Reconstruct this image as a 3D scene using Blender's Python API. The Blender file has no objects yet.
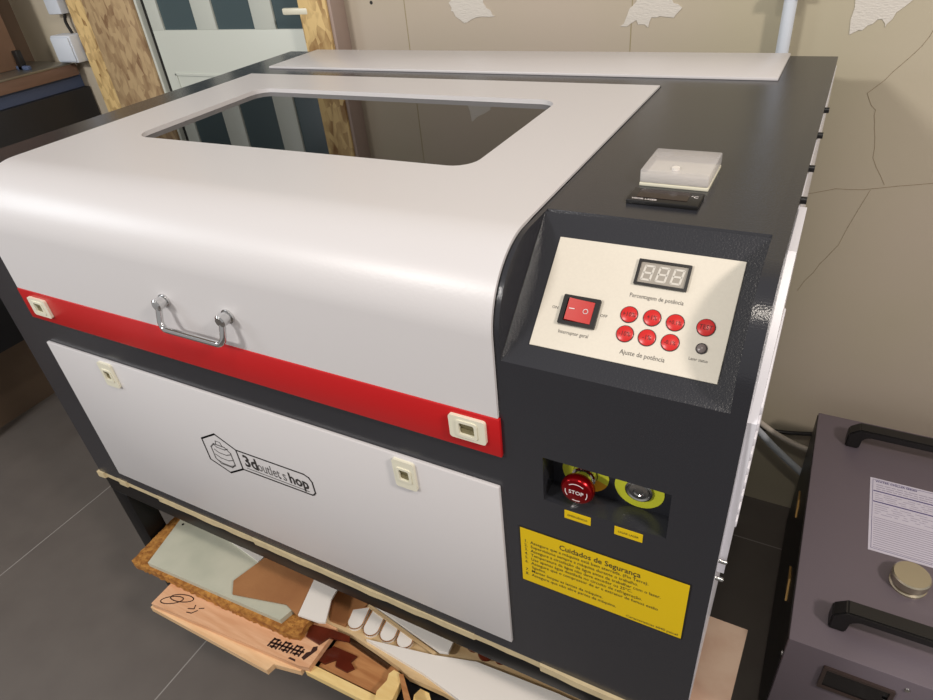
import bpy, bmesh, math, random
from mathutils import Matrix, Vector, Quaternion

S = bpy.context.scene
C = S.collection
PI = math.pi
R = math.radians

# ------------------------------------------------------------------ camera, world, lamps, exposure
cd = bpy.data.cameras.new('camera'); cam = bpy.data.objects.new('camera', cd); C.objects.link(cam)
YAW, PIT, ROL, FPX = 0.54303, -0.60763, -0.10652, 649.76
fw = Vector((-math.sin(YAW)*math.cos(PIT), math.cos(YAW)*math.cos(PIT), math.sin(PIT)))
rt = Vector((math.cos(YAW), math.sin(YAW), 0)); up = rt.cross(fw)
r2 = math.cos(ROL)*rt + math.sin(ROL)*up; u2 = -math.sin(ROL)*rt + math.cos(ROL)*up
M = Matrix((r2, u2, -fw)).transposed().to_4x4()
M.translation = Vector((1.00957, -0.39018, 0.76764))
cam.matrix_world = M
cd.sensor_fit = 'HORIZONTAL'; cd.sensor_width = 36; cd.lens = 36*FPX/933
cd.clip_start = 0.01
S.camera = cam

w = bpy.data.worlds.new('world'); S.world = w; w.use_nodes = True
w.node_tree.nodes['Background'].inputs[0].default_value = (1.0, 0.97, 0.95, 1)
w.node_tree.nodes['Background'].inputs[1].default_value = 0.38

def area(name, loc, target, sx, sy, power, col):
    l = bpy.data.lights.new(name, 'AREA'); l.shape = 'RECTANGLE'; l.size = sx; l.size_y = sy
    l.energy = power; l.color = col
    o = bpy.data.objects.new(name, l); C.objects.link(o)
    o.location = loc
    o.rotation_euler = (Vector(target)-Vector(loc)).to_track_quat('-Z', 'Y').to_euler()
    return o
area('ceiling_lamp', (-0.65, -2.0, 1.9), (0.4, 0.4, 0.3), 0.5, 0.16, 37, (1.0, 0.96, 0.92))
area('ceiling_lamp', (2.3, -0.5, 1.65), (0.5, 0.3, 0.2), 0.22, 0.22, 22, (1.0, 0.88, 0.80))
area('ceiling_lamp', (1.04, -0.60, 1.9), (0.95, 0.1, 0.4), 0.14, 0.12, 5, (1.0, 0.91, 0.80))
area('window_light', (-1.04, -0.60, 0.98), (0.2, 0.0, 0.45), 0.5, 0.4, 6, (0.9, 0.95, 1.0))

S.view_settings.view_transform = 'Standard'; S.view_settings.look = 'None'
S.view_settings.exposure = 0.0; S.view_settings.gamma = 1.0
S.view_settings.use_curve_mapping = False

# ------------------------------------------------------------------ materials
def lin(c):
    c /= 255.0
    return c/12.92 if c <= 0.04045 else ((c+0.055)/1.055)**2.4
def rgb(r, g, b): return (lin(r), lin(g), lin(b), 1)

def mat(name, col, rough=0.5, metal=0.0, bump=0.0, bscale=300.0, var=0.0, vscale=6.0, col2=None, spec=0.5, stretch=None, detail=4.0, coat=0.0):
    m = bpy.data.materials.new(name); m.use_nodes = True
    nt = m.node_tree; b = nt.nodes['Principled BSDF']
    b.inputs['Base Color'].default_value = col
    b.inputs['Roughness'].default_value = rough
    b.inputs['Metallic'].default_value = metal
    b.inputs['Specular IOR Level'].default_value = spec
    if coat: b.inputs['Coat Weight'].default_value = coat; b.inputs['Coat Roughness'].default_value = 0.08
    tc = nt.nodes.new('ShaderNodeTexCoord')
    src = tc.outputs['Object']
    if stretch:
        mp = nt.nodes.new('ShaderNodeMapping'); mp.inputs['Scale'].default_value = stretch
        nt.links.new(src, mp.inputs[0]); src = mp.outputs[0]
    if bump:
        n = nt.nodes.new('ShaderNodeTexNoise'); n.inputs['Scale'].default_value = bscale; n.inputs['Detail'].default_value = 2
        nt.links.new(src, n.inputs['Vector'])
        bp = nt.nodes.new('ShaderNodeBump'); bp.inputs['Strength'].default_value = bump; bp.inputs['Distance'].default_value = 0.002
        nt.links.new(n.outputs[0], bp.inputs['Height']); nt.links.new(bp.outputs[0], b.inputs['Normal'])
    if var or col2:
        n = nt.nodes.new('ShaderNodeTexNoise'); n.inputs['Scale'].default_value = vscale; n.inputs['Detail'].default_value = detail
        nt.links.new(src, n.inputs['Vector'])
        rp = nt.nodes.new('ShaderNodeValToRGB')
        c2 = col2 or tuple(max(0, v*(1-var)) for v in col[:3])+(1,)
        rp.color_ramp.elements[0].position = 0.35; rp.color_ramp.elements[1].position = 0.65
        rp.color_ramp.elements[0].color = c2; rp.color_ramp.elements[1].color = col
        nt.links.new(n.outputs[0], rp.inputs[0]); nt.links.new(rp.outputs[0], b.inputs['Base Color'])
    return m

DARK = mat('dark_powder_coat', rgb(46, 47, 52), 0.21, bump=0.10, bscale=620)
DARKT = mat('dark_textured_paint', rgb(54, 55, 57), 0.27, bump=0.55, bscale=330)
WHITE = mat('white_powder_coat', rgb(212, 210, 211), 0.36, bump=0.05, bscale=350)
WHITEP = mat('white_side_paint', rgb(232, 232, 240), 0.25)
RED = mat('red_paint', rgb(190, 24, 28), 0.35)
CREAM = mat('cream_plastic', rgb(228, 225, 205), 0.35)
HOLE = mat('latch_cavity', rgb(120, 112, 80), 0.5)
PLATE = mat('brushed_cream_plate', rgb(218, 212, 198), 0.55, bump=0.03, bscale=900, var=0.03, vscale=400)
BLACKP = mat('black_plastic', rgb(26, 25, 25), 0.4)
BLACKG = mat('black_gloss', rgb(18, 17, 18), 0.15)
INK = mat('ink', rgb(45, 42, 42), 0.6)
INKG = mat('grey_ink', rgb(96, 94, 94), 0.6)
INKW = mat('white_ink', rgb(230, 225, 225), 0.5)
REDP = mat('red_plastic', rgb(205, 40, 38), 0.3)
REDROCK = mat('red_rocker', rgb(184, 24, 20), 0.38)
REDA = mat('red_anodised_metal', rgb(150, 10, 18), 0.22, metal=0.75)
CHROME = mat('chrome', rgb(215, 215, 215), 0.1, metal=1.0)
STEEL = mat('steel', rgb(190, 190, 188), 0.25, metal=1.0)
YELLOW = mat('yellow_sticker', rgb(226, 192, 10), 0.45)
LIME = mat('lime_ring', rgb(222, 226, 60), 0.45)
ORANGE = mat('orange_ring', rgb(225, 160, 25), 0.45)
LCD = mat('grey_display', rgb(158, 152, 142), 0.25)
SEG = mat('display_segment', rgb(205, 201, 192), 0.4)
DARKRED = mat('dark_red_display', rgb(30, 12, 12), 0.12)
INNER = mat('inner_cavity', rgb(46, 44, 40), 0.6)
ALU = mat('aluminium', rgb(150, 148, 140), 0.35, metal=0.8)
FRAME = mat('black_steel_frame', rgb(12, 12, 14), 0.4, spec=0.25)
OSB = None
WALL = mat('plasterboard_wall', rgb(190, 178, 162), 0.85, bump=0.08, bscale=120, col2=rgb(184, 176, 152), vscale=1.6)
WALLL = mat('left_wall_shade_brown', rgb(120, 100, 82), 0.8, bump=0.08, bscale=90, var=0.2, vscale=5)  # brown puts the shade on the left wall into its colour
PATCH = mat('white_plaster', rgb(214, 209, 200), 0.8, bump=0.5, bscale=160, stretch=(1, 1, 3))
CRACK = mat('crack_line', rgb(150, 136, 114), 0.9)
DOORP = mat('door_paint', rgb(206, 211, 202), 0.4)
DOORG = mat('grey_pane', rgb(74, 90, 94), 0.25)
PVC = mat('white_pvc', rgb(214, 222, 232), 0.4)
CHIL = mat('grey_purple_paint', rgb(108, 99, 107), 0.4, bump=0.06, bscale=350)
CHILD_ = mat('dark_side_tone', rgb(26, 25, 28), 0.4)  # chiller's left side, coloured darker than the housing
PAPER = mat('label_paper', rgb(208, 205, 220), 0.5)
PURPLE = mat('purple_ink', rgb(70, 58, 120), 0.6)
BRASS = mat('brass', rgb(210, 170, 105), 0.3, metal=0.8)
HOSE = mat('grey_hose', rgb(185, 192, 200), 0.4)
PINKW = mat('reddish_wood', rgb(222, 176, 138), 0.55, stretch=(6, 60, 60), col2=rgb(208, 156, 116), vscale=2.5)
PINKW2 = mat('pale_reddish_wood', rgb(226, 192, 150), 0.6, stretch=(6, 60, 60), col2=rgb(214, 176, 132), vscale=2.5)
BRPLY = mat('brown_plywood', rgb(182, 130, 82), 0.5, stretch=(8, 60, 60), col2=rgb(160, 106, 62), vscale=2.0)
PLY = mat('beige_plywood', rgb(206, 180, 138), 0.6, stretch=(8, 40, 40), col2=rgb(190, 160, 116), vscale=2.0)
BLOCKW = mat('yellow_pine', rgb(232, 205, 142), 0.6, stretch=(8, 40, 40), col2=rgb(222, 190, 124), vscale=2.0)
BURN = mat('burnt_wood', rgb(54, 26, 18), 0.5)
REDBR = mat('red_brown_acrylic', rgb(96, 38, 24), 0.15, var=0.3, vscale=30)
PALEB = mat('grey_green_board', rgb(196, 196, 178), 0.6, col2=rgb(182, 184, 166), vscale=14)
WBOARD = mat('white_board', rgb(232, 228, 222), 0.4)
LEATH = mat('tan_leather', rgb(166, 116, 72), 0.7, bump=0.1, bscale=200, col2=rgb(150, 100, 60), vscale=12)
COIR = mat('coir_fibre', rgb(186, 132, 62), 0.95, bump=1.0, bscale=260, col2=rgb(140, 88, 34), vscale=110)
BENCHW = mat('bench_wood', rgb(132, 104, 88), 0.6, stretch=(30, 4, 30), var=0.15, vscale=3)
BENCHB = mat('blue_grey_steel', rgb(78, 92, 122), 0.5)
SHEETB = mat('black_board', rgb(34, 34, 38), 0.5, var=0.25, vscale=12)
BROWNB = mat('brown_block', rgb(140, 110, 88), 0.7, var=0.15, vscale=10)
PBOARD = mat('pinkish_board', rgb(196, 172, 152), 0.4, col2=rgb(180, 148, 128), vscale=14)

def osb_mat():
    m = bpy.data.materials.new('osb_strands'); m.use_nodes = True
    nt = m.node_tree; b = nt.nodes['Principled BSDF']; b.inputs['Roughness'].default_value = 0.6
    tc = nt.nodes.new('ShaderNodeTexCoord')
    mp = nt.nodes.new('ShaderNodeMapping'); mp.inputs['Scale'].default_value = (1, 1, 0.45); mp.inputs['Rotation'].default_value = (0, 0.5, 0)
    v = nt.nodes.new('ShaderNodeTexVoronoi'); v.inputs['Scale'].default_value = 85; v.inputs['Randomness'].default_value = 1
    n = nt.nodes.new('ShaderNodeTexNoise'); n.inputs['Scale'].default_value = 38; n.inputs['Detail'].default_value = 6
    mx = nt.nodes.new('ShaderNodeMix'); mx.data_type = 'RGBA'; mx.inputs['Factor'].default_value = 0.68
    rp = nt.nodes.new('ShaderNodeValToRGB')
    rp.color_ramp.elements[0].color = rgb(140, 100, 54); rp.color_ramp.elements[1].color = rgb(226, 196, 136)
    rp.color_ramp.elements[0].position = 0.32; rp.color_ramp.elements[1].position = 0.56
    nt.links.new(tc.outputs['Object'], mp.inputs[0]); nt.links.new(mp.outputs[0], v.inputs['Vector']); nt.links.new(mp.outputs[0], n.inputs['Vector'])
    nt.links.new(v.outputs['Color'], mx.inputs[6]); nt.links.new(n.outputs['Color'], mx.inputs[7])
    nt.links.new(mx.outputs[2], rp.inputs[0]); nt.links.new(rp.outputs[0], b.inputs['Base Color'])
    return m
OSB = osb_mat()

def osb_pale():
    m = OSB.copy(); m.name = 'weathered_osb'
    for n in m.node_tree.nodes:
        if n.type == 'VALTORGB':
            n.color_ramp.elements[0].color = rgb(134, 104, 74); n.color_ramp.elements[1].color = rgb(190, 164, 124)
    return m
OSB2 = osb_pale()

def floor_mat():
    m = bpy.data.materials.new('grey_floor_tiles'); m.use_nodes = True
    nt = m.node_tree; b = nt.nodes['Principled BSDF']; b.inputs['Roughness'].default_value = 0.42
    geo = nt.nodes.new('ShaderNodeNewGeometry'); sep = nt.nodes.new('ShaderNodeSeparateXYZ')
    nt.links.new(geo.outputs['Position'], sep.inputs[0])
    def line(out, off, half=0.3):
        a = nt.nodes.new('ShaderNodeMath'); a.operation = 'ADD'; a.inputs[1].default_value = off
        p = nt.nodes.new('ShaderNodeMath'); p.operation = 'PINGPONG'; p.inputs[1].default_value = half
        l = nt.nodes.new('ShaderNodeMath'); l.operation = 'LESS_THAN'; l.inputs[1].default_value = 0.0014
        nt.links.new(out, a.inputs[0]); nt.links.new(a.outputs[0], p.inputs[0]); nt.links.new(p.outputs[0], l.inputs[0])
        return l.outputs[0]
    lx = line(sep.outputs[0], -0.066+6.0); ly = line(sep.outputs[1], 0.5+6.0, 0.6)
    mxm = nt.nodes.new('ShaderNodeMath'); mxm.operation = 'MAXIMUM'
    nt.links.new(lx, mxm.inputs[0]); nt.links.new(ly, mxm.inputs[1])
    n = nt.nodes.new('ShaderNodeTexNoise'); n.inputs['Scale'].default_value = 14; n.inputs['Detail'].default_value = 6
    nt.links.new(geo.outputs['Position'], n.inputs['Vector'])
    rp = nt.nodes.new('ShaderNodeValToRGB')
    rp.color_ramp.elements[0].color = rgb(96, 90, 86); rp.color_ramp.elements[1].color = rgb(110, 104, 99)
    nt.links.new(n.outputs[0], rp.inputs[0])
    mx = nt.nodes.new('ShaderNodeMix'); mx.data_type = 'RGBA'
    nt.links.new(mxm.outputs[0], mx.inputs[0]); nt.links.new(rp.outputs[0], mx.inputs[6]); mx.inputs[7].default_value = rgb(150, 146, 142)
    nt.links.new(mx.outputs[2], b.inputs['Base Color'])
    return m

def glass_mat(name, tint, ior, rough=0.0):
    m = bpy.data.materials.new(name); m.use_nodes = True
    nt = m.node_tree; nt.nodes.remove(nt.nodes['Principled BSDF'])
    out = nt.nodes['Material Output']
    t = nt.nodes.new('ShaderNodeBsdfTransparent'); t.inputs[0].default_value = tint
    g = nt.nodes.new('ShaderNodeBsdfGlossy'); g.inputs['Roughness'].default_value = rough
    f = nt.nodes.new('ShaderNodeFresnel'); f.inputs[0].default_value = ior
    mx = nt.nodes.new('ShaderNodeMixShader')
    nt.links.new(f.outputs[0], mx.inputs[0]); nt.links.new(t.outputs[0], mx.inputs[1]); nt.links.new(g.outputs[0], mx.inputs[2])
    nt.links.new(mx.outputs[0], out.inputs[0])
    return m
TINT = glass_mat('tinted_acrylic', (0.13, 0.12, 0.10, 1), 1.75)
CLEAR = glass_mat('clear_plastic', (0.86, 0.87, 0.88, 1), 1.5, 0.08)
def frost():
    m = mat('frosted_clear_plastic', rgb(225, 222, 222), 0.12)
    m.node_tree.nodes['Principled BSDF'].inputs['Alpha'].default_value = 0.42
    return m
CLEAR = frost()
CLEARA = glass_mat('clear_acrylic', (0.75, 0.74, 0.74, 1), 1.5, 0.05)

# ------------------------------------------------------------------ mesh helpers
def B(): return bmesh.new()

def addbox(bm, x0, x1, y0, y1, z0, z1, bev=0.0, seg=2, mtx=None):
    g = bmesh.ops.create_cube(bm, size=1.0)
    vs = g['verts']
    bmesh.ops.scale(bm, vec=(x1-x0, y1-y0, z1-z0), verts=vs)
    bmesh.ops.translate(bm, vec=((x0+x1)/2, (y0+y1)/2, (z0+z1)/2), verts=vs)
    if bev:
        es = list({e for v in vs for e in v.link_edges})
        r = bmesh.ops.bevel(bm, geom=es, offset=bev, segments=seg, affect='EDGES', profile=0.5)
        vs = list({v for f in r['faces'] for v in f.verts} | {v for v in vs if v.is_valid})
    if mtx is not None: bmesh.ops.transform(bm, matrix=mtx, verts=vs)
    return vs

def addprism(bm, poly, a, b, mtx=None):
    """poly 2D (u,v) extruded along third axis from a to b; axes u=x, v=y, w=z unless mtx"""
    area2 = sum(poly[i][0]*poly[(i+1) % len(poly)][1]-poly[(i+1) % len(poly)][0]*poly[i][1] for i in range(len(poly)))
    if area2 < 0: poly = poly[::-1]
    lo = [bm.verts.new((p[0], p[1], a)) for p in poly]
    hi = [bm.verts.new((p[0], p[1], b)) for p in poly]
    n = len(poly)
    bm.faces.new(lo[::-1]); bm.faces.new(hi)
    for i in range(n): bm.faces.new((lo[i], lo[(i+1) % n], hi[(i+1) % n], hi[i]))
    if mtx is not None: bmesh.ops.transform(bm, matrix=mtx, verts=lo+hi)
    return lo+hi

def addcyl(bm, p0, p1, r0, r1=None, seg=24):
    p0 = Vector(p0); p1 = Vector(p1); r1 = r0 if r1 is None else r1
    d = p1-p0
    q = d.to_track_quat('Z', 'Y').to_matrix().to_4x4()
    q.translation = (p0+p1)/2
    g = bmesh.ops.create_cone(bm, cap_ends=True, segments=seg, radius1=r0, radius2=r1, depth=d.length, matrix=q)
    return g['verts']

def addlathe(bm, prof, mtx, seg=32):
    """prof list of (r,h)"""
    rings = []
    for r, h in prof:
        if r < 1e-6: rings.append([bm.verts.new(mtx @ Vector((0, 0, h)))])
        else: rings.append([bm.verts.new(mtx @ Vector((r*math.cos(2*PI*k/seg), r*math.sin(2*PI*k/seg), h))) for k in range(seg)])
    for a, b in zip(rings, rings[1:]):
        for k in range(seg):
            k2 = (k+1) % seg
            if len(a) == 1 and len(b) == 1: continue
            if len(a) == 1: bm.faces.new((a[0], b[k2], b[k])) if False else bm.faces.new((a[0], b[k], b[k2]))
            elif len(b) == 1: bm.faces.new((a[k], a[k2], b[0]))
            else: bm.faces.new((a[k], a[k2], b[k2], b[k]))

def addtube(bm, pts, r, seg=10, caps=True):
    pts = [Vector(p) for p in pts]
    rings = []
    up0 = None
    for i, p in enumerate(pts):
        d = (pts[min(i+1, len(pts)-1)]-pts[max(i-1, 0)]).normalized()
        if up0 is None:
            up0 = d.orthogonal().normalized()
        up0 = (up0-d*up0.dot(d)).normalized()
        s = d.cross(up0)
        rings.append([bm.verts.new(p+r*(math.cos(2*PI*k/seg)*up0+math.sin(2*PI*k/seg)*s)) for k in range(seg)])
    for a, b in zip(rings, rings[1:]):
        for k in range(seg):
            bm.faces.new((a[k], a[(k+1) % seg], b[(k+1) % seg], b[k]))
    if caps:
        bm.faces.new(rings[0][::-1]); bm.faces.new(rings[-1])

def smooth_path(pts, n=8):
    pts = [Vector(p) for p in pts]; out = []
    P = [pts[0]]+pts+[pts[-1]]
    for i in range(1, len(P)-2):
        a, b, c, d = P[i-1:i+3]
        for k in range(n):
            t = k/n
            out.append(0.5*((2*b)+(-a+c)*t+(2*a-5*b+4*c-d)*t*t+(-a+3*b-3*c+d)*t**3))
    out.append(pts[-1]); return out

def obj(name, bm, m, parent=None, sharp=35, recalc=True):
    if recalc: bmesh.ops.recalc_face_normals(bm, faces=bm.faces)
    me = bpy.data.meshes.new(name); bm.to_mesh(me); bm.free()
    for p in me.polygons: p.use_smooth = True
    me.set_sharp_from_angle(angle=R(sharp))
    ms = m if isinstance(m, (list, tuple)) else [m]
    for x in ms: me.materials.append(x)
    o = bpy.data.objects.new(name, me); C.objects.link(o)
    if parent is not None:
        o.parent = parent
        if parent.get('_root') is not None:
            o.matrix_parent_inverse = Matrix.Translation(-Vector(parent['_root']))
    return o

def thing(name, label, cat, loc, group=None):
    o = bpy.data.objects.new(name, None); C.objects.link(o)
    o.location = loc; o.empty_display_size = 0.05
    o['label'] = label; o['category'] = cat; o['_root'] = list(loc)
    if group: o['group'] = group
    return o
def tag(o, label, cat, group=None):
    o['label'] = label; o['category'] = cat
    if group: o['group'] = group
    return o
def struct(name, bm, m, label=None, parent=None):
    o = obj(name, bm, m, parent)
    if parent is None:
        o['kind'] = 'structure'; o['category'] = name.split('_')[0]
        if label: o['label'] = label
    return o

def addtext(bm, txt, size, mtx, align='CENTER', bold=0.0, sx=1.0):
    cu = bpy.data.curves.new('lettering', 'FONT'); cu.body = txt; cu.size = size; cu.align_x = align; cu.resolution_u = 2
    cu.offset = bold
    ob = bpy.data.objects.new('lettering', cu); C.objects.link(ob)
    dg = bpy.context.evaluated_depsgraph_get(); dg.update()
    me = bpy.data.meshes.new_from_object(ob.evaluated_get(dg))
    n0 = len(bm.verts)
    bm.from_mesh(me); bm.verts.ensure_lookup_table()
    vs = bm.verts[n0:]
    bmesh.ops.transform(bm, matrix=mtx @ Matrix.Diagonal((sx, 1, 1, 1)), verts=list(vs))
    bpy.data.objects.remove(ob); bpy.data.curves.remove(cu); bpy.data.meshes.remove(me)

def frame_mtx(o, u, v):
    u = Vector(u).normalized(); v = Vector(v).normalized(); n = u.cross(v)
    m = Matrix((u, v, n)).transposed().to_4x4(); m.translation = Vector(o); return m
def FRONT(x, z, y=0.0): return frame_mtx((x, y, z), (1, 0, 0), (0, 0, 1))     # normal is -y
def TOP(x, y, z): return frame_mtx((x, y, z), (1, 0, 0), (0, 1, 0))

def addstroke(bm, pts, wd, h, mtx, closed=False):
    n = len(pts)
    for i in range(n if closed else n-1):
        a = Vector(pts[i]+(0,)) if len(pts[i]) == 2 else Vector(pts[i]); b = pts[(i+1) % n]; b = Vector((b[0], b[1], 0))
        d = b-a
        if d.length < 1e-7: continue
        ang = math.atan2(d.y, d.x)
        mm = mtx @ Matrix.Translation(((a.x+b.x)/2, (a.y+b.y)/2, 0)) @ Matrix.Rotation(ang, 4, 'Z')
        addbox(bm, -d.length/2-wd*0.4, d.length/2+wd*0.4, -wd/2, wd/2, 0, h, mtx=mm)

def rrect(x0, x1, y0, y1, r, seg=6):
    out = []
    for cx, cy, a0 in ((x1-r, y1-r, 0), (x0+r, y1-r, 90), (x0+r, y0+r, 180), (x1-r, y0+r, 270)):
        for k in range(seg+1):
            a = R(a0+90*k/seg); out.append((cx+r*math.cos(a), cy+r*math.sin(a)))
    return out

def addplate_hole(bm, outer, inner, z0, z1, mtx=None):
    """flat plate between z0 and z1 with a hole"""
    n0 = set(bm.verts)
    lo = [[bm.verts.new((p[0], p[1], z0)) for p in L] for L in (outer, inner)]
    hi = [[bm.verts.new((p[0], p[1], z1)) for p in L] for L in (outer, inner)]
    for lv in (lo, hi):
        es = []
        for L in lv:
            for i in range(len(L)): es.append(bm.edges.new((L[i], L[(i+1) % len(L)])))
        bmesh.ops.triangle_fill(bm, edges=es, use_beauty=True)
    for a, b in ((lo[0], hi[0]), (lo[1], hi[1])):
        n = len(a)
        for i in range(n): bm.faces.new((a[i], a[(i+1) % n], b[(i+1) % n], b[i]))
    if mtx is not None: bmesh.ops.transform(bm, matrix=mtx, verts=[v for v in bm.verts if v not in n0])

# ------------------------------------------------------------------ the room
WY, FZ, LX = 0.83, -0.47, -1.10
b = B(); addbox(b, LX-0.1, 3.2, -3.2, WY+0.1, FZ-0.1, FZ); struct('floor', b, floor_mat(), 'dark grey tiled floor')
b = B(); addbox(b, LX-0.1, 3.2, WY, WY+0.12, FZ, 2.1)
wall = struct('wall_back', b, WALL, 'beige plasterboard wall behind the machine, with plaster patches and cracks')
b = B(); addbox(b, LX-0.12, LX, -0.6, WY, FZ, 2.1); struct('wall_left', b, WALLL, 'wall at the left behind the workbench, its brown standing in for shade')

def blob(cx, cz, pts, seed, n=3):
    rnd = random.Random(seed); out = []
    m = len(pts)
    for i in range(m):
        a = Vector(pts[i]); c = Vector(pts[(i+1) % m])
        for k in range(n):
            t = k/n; p = a.lerp(c, t)
            out.append((p.x+rnd.uniform(-.003, .003), p.y+rnd.uniform(-.003, .003)))
    return out
wm = FRONT(0, 0, WY)
patches = [
 [(0.345, 0.566), (0.372, 0.578), (0.415, 0.577), (0.395, 0.590), (0.385, 0.62), (0.392, 0.66), (0.345, 0.69), (0.335, 0.62), (0.318, 0.60), (0.325, 0.585)],
 [(0.655, 0.557), (0.680, 0.567), (0.700, 0.560), (0.712, 0.575), (0.745, 0.572), (0.757, 0.588), (0.735, 0.60), (0.752, 0.64), (0.70, 0.68), (0.672, 0.63), (0.682, 0.60), (0.668, 0.585)],
 [(1.004, 0.545), (1.022, 0.552), (1.040, 0.566), (1.052, 0.556), (1.062, 0.572), (1.085, 0.60), (1.11, 0.66), (1.05, 0.69), (1.005, 0.66), (1.004, 0.60)]]
for i, p in enumerate(patches):
    b = B(); addprism(b, blob(0, 0, p, i), 0.0, 0.0012, wm)
    struct('plaster_patch', b, PATCH, parent=wall)
b = B()
cracks = [[(1.16, 0.60), (1.115, 0.552), (1.098, 0.520), (1.078, 0.492), (1.050, 0.462), (1.066, 0.435), (1.073, 0.408), (1.082, 0.362), (1.108, 0.318)],
          [(0.99, 0.288), (1.04, 0.304), (1.10, 0.310), (1.18, 0.328)], [(1.092, 0.308), (1.064, 0.200), (1.045, 0.16), (1.018, 0.10)]]
rnd = random.Random(5)
for c in cracks:
    pts = []
    for i in range(len(c)-1):
        for k in range(3):
            t = k/3; pts.append((c[i][0]*(1-t)+c[i+1][0]*t+rnd.uniform(-.0015, .0015), c[i][1]*(1-t)+c[i+1][1]*t+rnd.uniform(-.0015, .0015)))
    pts.append(c[-1]); addstroke(b, pts, 0.0009, 0.0003, wm)
struct('hairline_crack', b, CRACK, parent=wall)
b = B()
for x in (0.215, 0.672): addstroke(b, [(x, 0.3), (x, 1.6)], 0.0016, 0.0004, wm)
struct('board_seam', b, mat('seam_filler', rgb(160, 148, 116), 0.8), parent=wall)
b = B(); addcyl(b, (0.136, WY-0.0006, 0.607), (0.136, WY+0.004, 0.607), 0.0035, seg=12); struct('drill_hole', b, BLACKP, parent=wall)

# door on the back wall
DX0, DX1, DZ1 = -0.538, 0.045, 1.50
b = B()
dy0, dy1 = WY-0.015, WY-0.001
panes = [(-0.484, -0.368), (-0.303, -0.184), (-0.121, -0.002)]
PZ0, PZ1 = 0.562, 1.36
xs = [DX0+0.012]+[v for p in panes for v in p]+[DX1]
addbox(b, xs[0], DX1, dy0, dy1, FZ, PZ0, 0.001); addbox(b, xs[0], DX1, dy0, dy1, PZ1, DZ1, 0.001)
for i in range(0, len(xs), 2): addbox(b, xs[i], xs[i+1], dy0, dy1, PZ0, PZ1, 0.001)
door = struct('door_1', b, DOORP, 'pale green grey door with three tall grey glass panes')
for p in panes:
    b = B(); addbox(b, p[0], p[1], WY-0.010, WY-0.002, PZ0, PZ1); struct('pane', b, DOORG, parent=door)
b = B()   # moulding on the lower panel
addstroke(b, [(-0.49, -0.30), (-0.49, 0.46), (-0.06, 0.46), (-0.06, -0.30)], 0.005, 0.003, FRONT(0, 0, dy0), closed=True)
struct('door_moulding', b, DOORP, parent=door)
b = B()
addcyl(b, (0.003, dy0, 0.602), (0.003, dy0-0.030, 0.602), 0.008)
addbox(b, -0.058, 0.010, dy0-0.038, dy0-0.028, 0.595, 0.608, 0.003)
addbox(b, -0.008, 0.018, dy0-0.006, dy0, 0.53, 0.68, 0.002)
struct('door_handle', b, CREAM, parent=door)
b = B(); addbox(b, DX0-0.009, DX0-0.001, WY-0.025, WY-0.001, FZ, 1.53); addbox(b, DX0-0.009, DX1, WY-0.025, WY-0.001, 1.503, 1.53)
struct('trim_1', b, DOORP, 'pale door frame edge')
b = B(); addbox(b, DX0-0.001, DX0+0.011, WY-0.012, WY-0.001, FZ, 1.5); struct('trim_2', b, BLACKP, 'black strip standing in for the shade in the gap beside the door')  # solid black strip, paints the shade inside the door gap
b = B(); addbox(b, -0.735, DX0-0.010, WY-0.032, WY-0.001, FZ, 1.7, 0.001); struct('trim_3', b, OSB2, 'wide weathered OSB board left of the door')
b = B(); addbox(b, -0.818, -0.735, WY-0.020, WY-0.001, FZ, 1.7, 0.001); struct('trim_4', b, OSB, 'narrow yellow OSB board beside the junction box')
b = B(); addbox(b, -0.012, 0.060, WY-0.052, WY-0.046, FZ, 1.7, 0.001); struct('trim_5', b, OSB, 'yellow OSB board right of the door')
b = B(); addbox(b, 0.046, 0.0680, WY-0.046, WY, FZ, 1.7, 0.001); struct('trim_6', b, mat('mauve_timber', rgb(168, 150, 140), 0.7), 'grey timber edge beside the OSB board')

# conduit pipe at the right part of the wall
t = thing('conduit_pipe', 'pale blue-white plastic conduit pipe running up the wall behind the machine', 'pipe', (0.919, WY-0.022, FZ))
b = B(); addcyl(b, (0.919, WY-0.020, FZ), (0.919, WY-0.020, 1.6), 0.0095); obj('pipe', b, PVC, t)
for z in (0.602, 1.2):
    b = B(); addbox(b, 0.901, 0.938, WY-0.034, WY-0.0, z, z+0.014, 0.002); obj('clip', b, WHITEP, t)

# junction box, trunking, cable at left
t = thing('junction_box', 'small white plastic junction box on the wall beside the yellow OSB board', 'box', (-0.888, WY, 0.49))
b = B(); addbox(b, -0.908, -0.824, WY-0.045, WY, 0.488, 0.556, 0.004); obj('housing', b, PVC, t)
b = B(); addbox(b, -0.904, -0.828, WY-0.049, WY-0.045, 0.492, 0.552, 0.003); obj('cover', b, PVC, t)
b = B(); addbox(b, -0.895, -0.838, WY-0.03, WY, 0.605, 1.5, 0.003)
tag(obj('cable_trunking', b, PVC), 'white cable trunking above the small junction box', 'trunking')
b = B(); addtube(b, smooth_path([(-0.850, WY-0.012, 0.606), (-0.856, WY-0.016, 0.585), (-0.850, WY-0.014, 0.557)]), 0.004)
tag(obj('black_cable', b, BLACKP), 'short black cable between junction box and trunking', 'cable')

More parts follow.
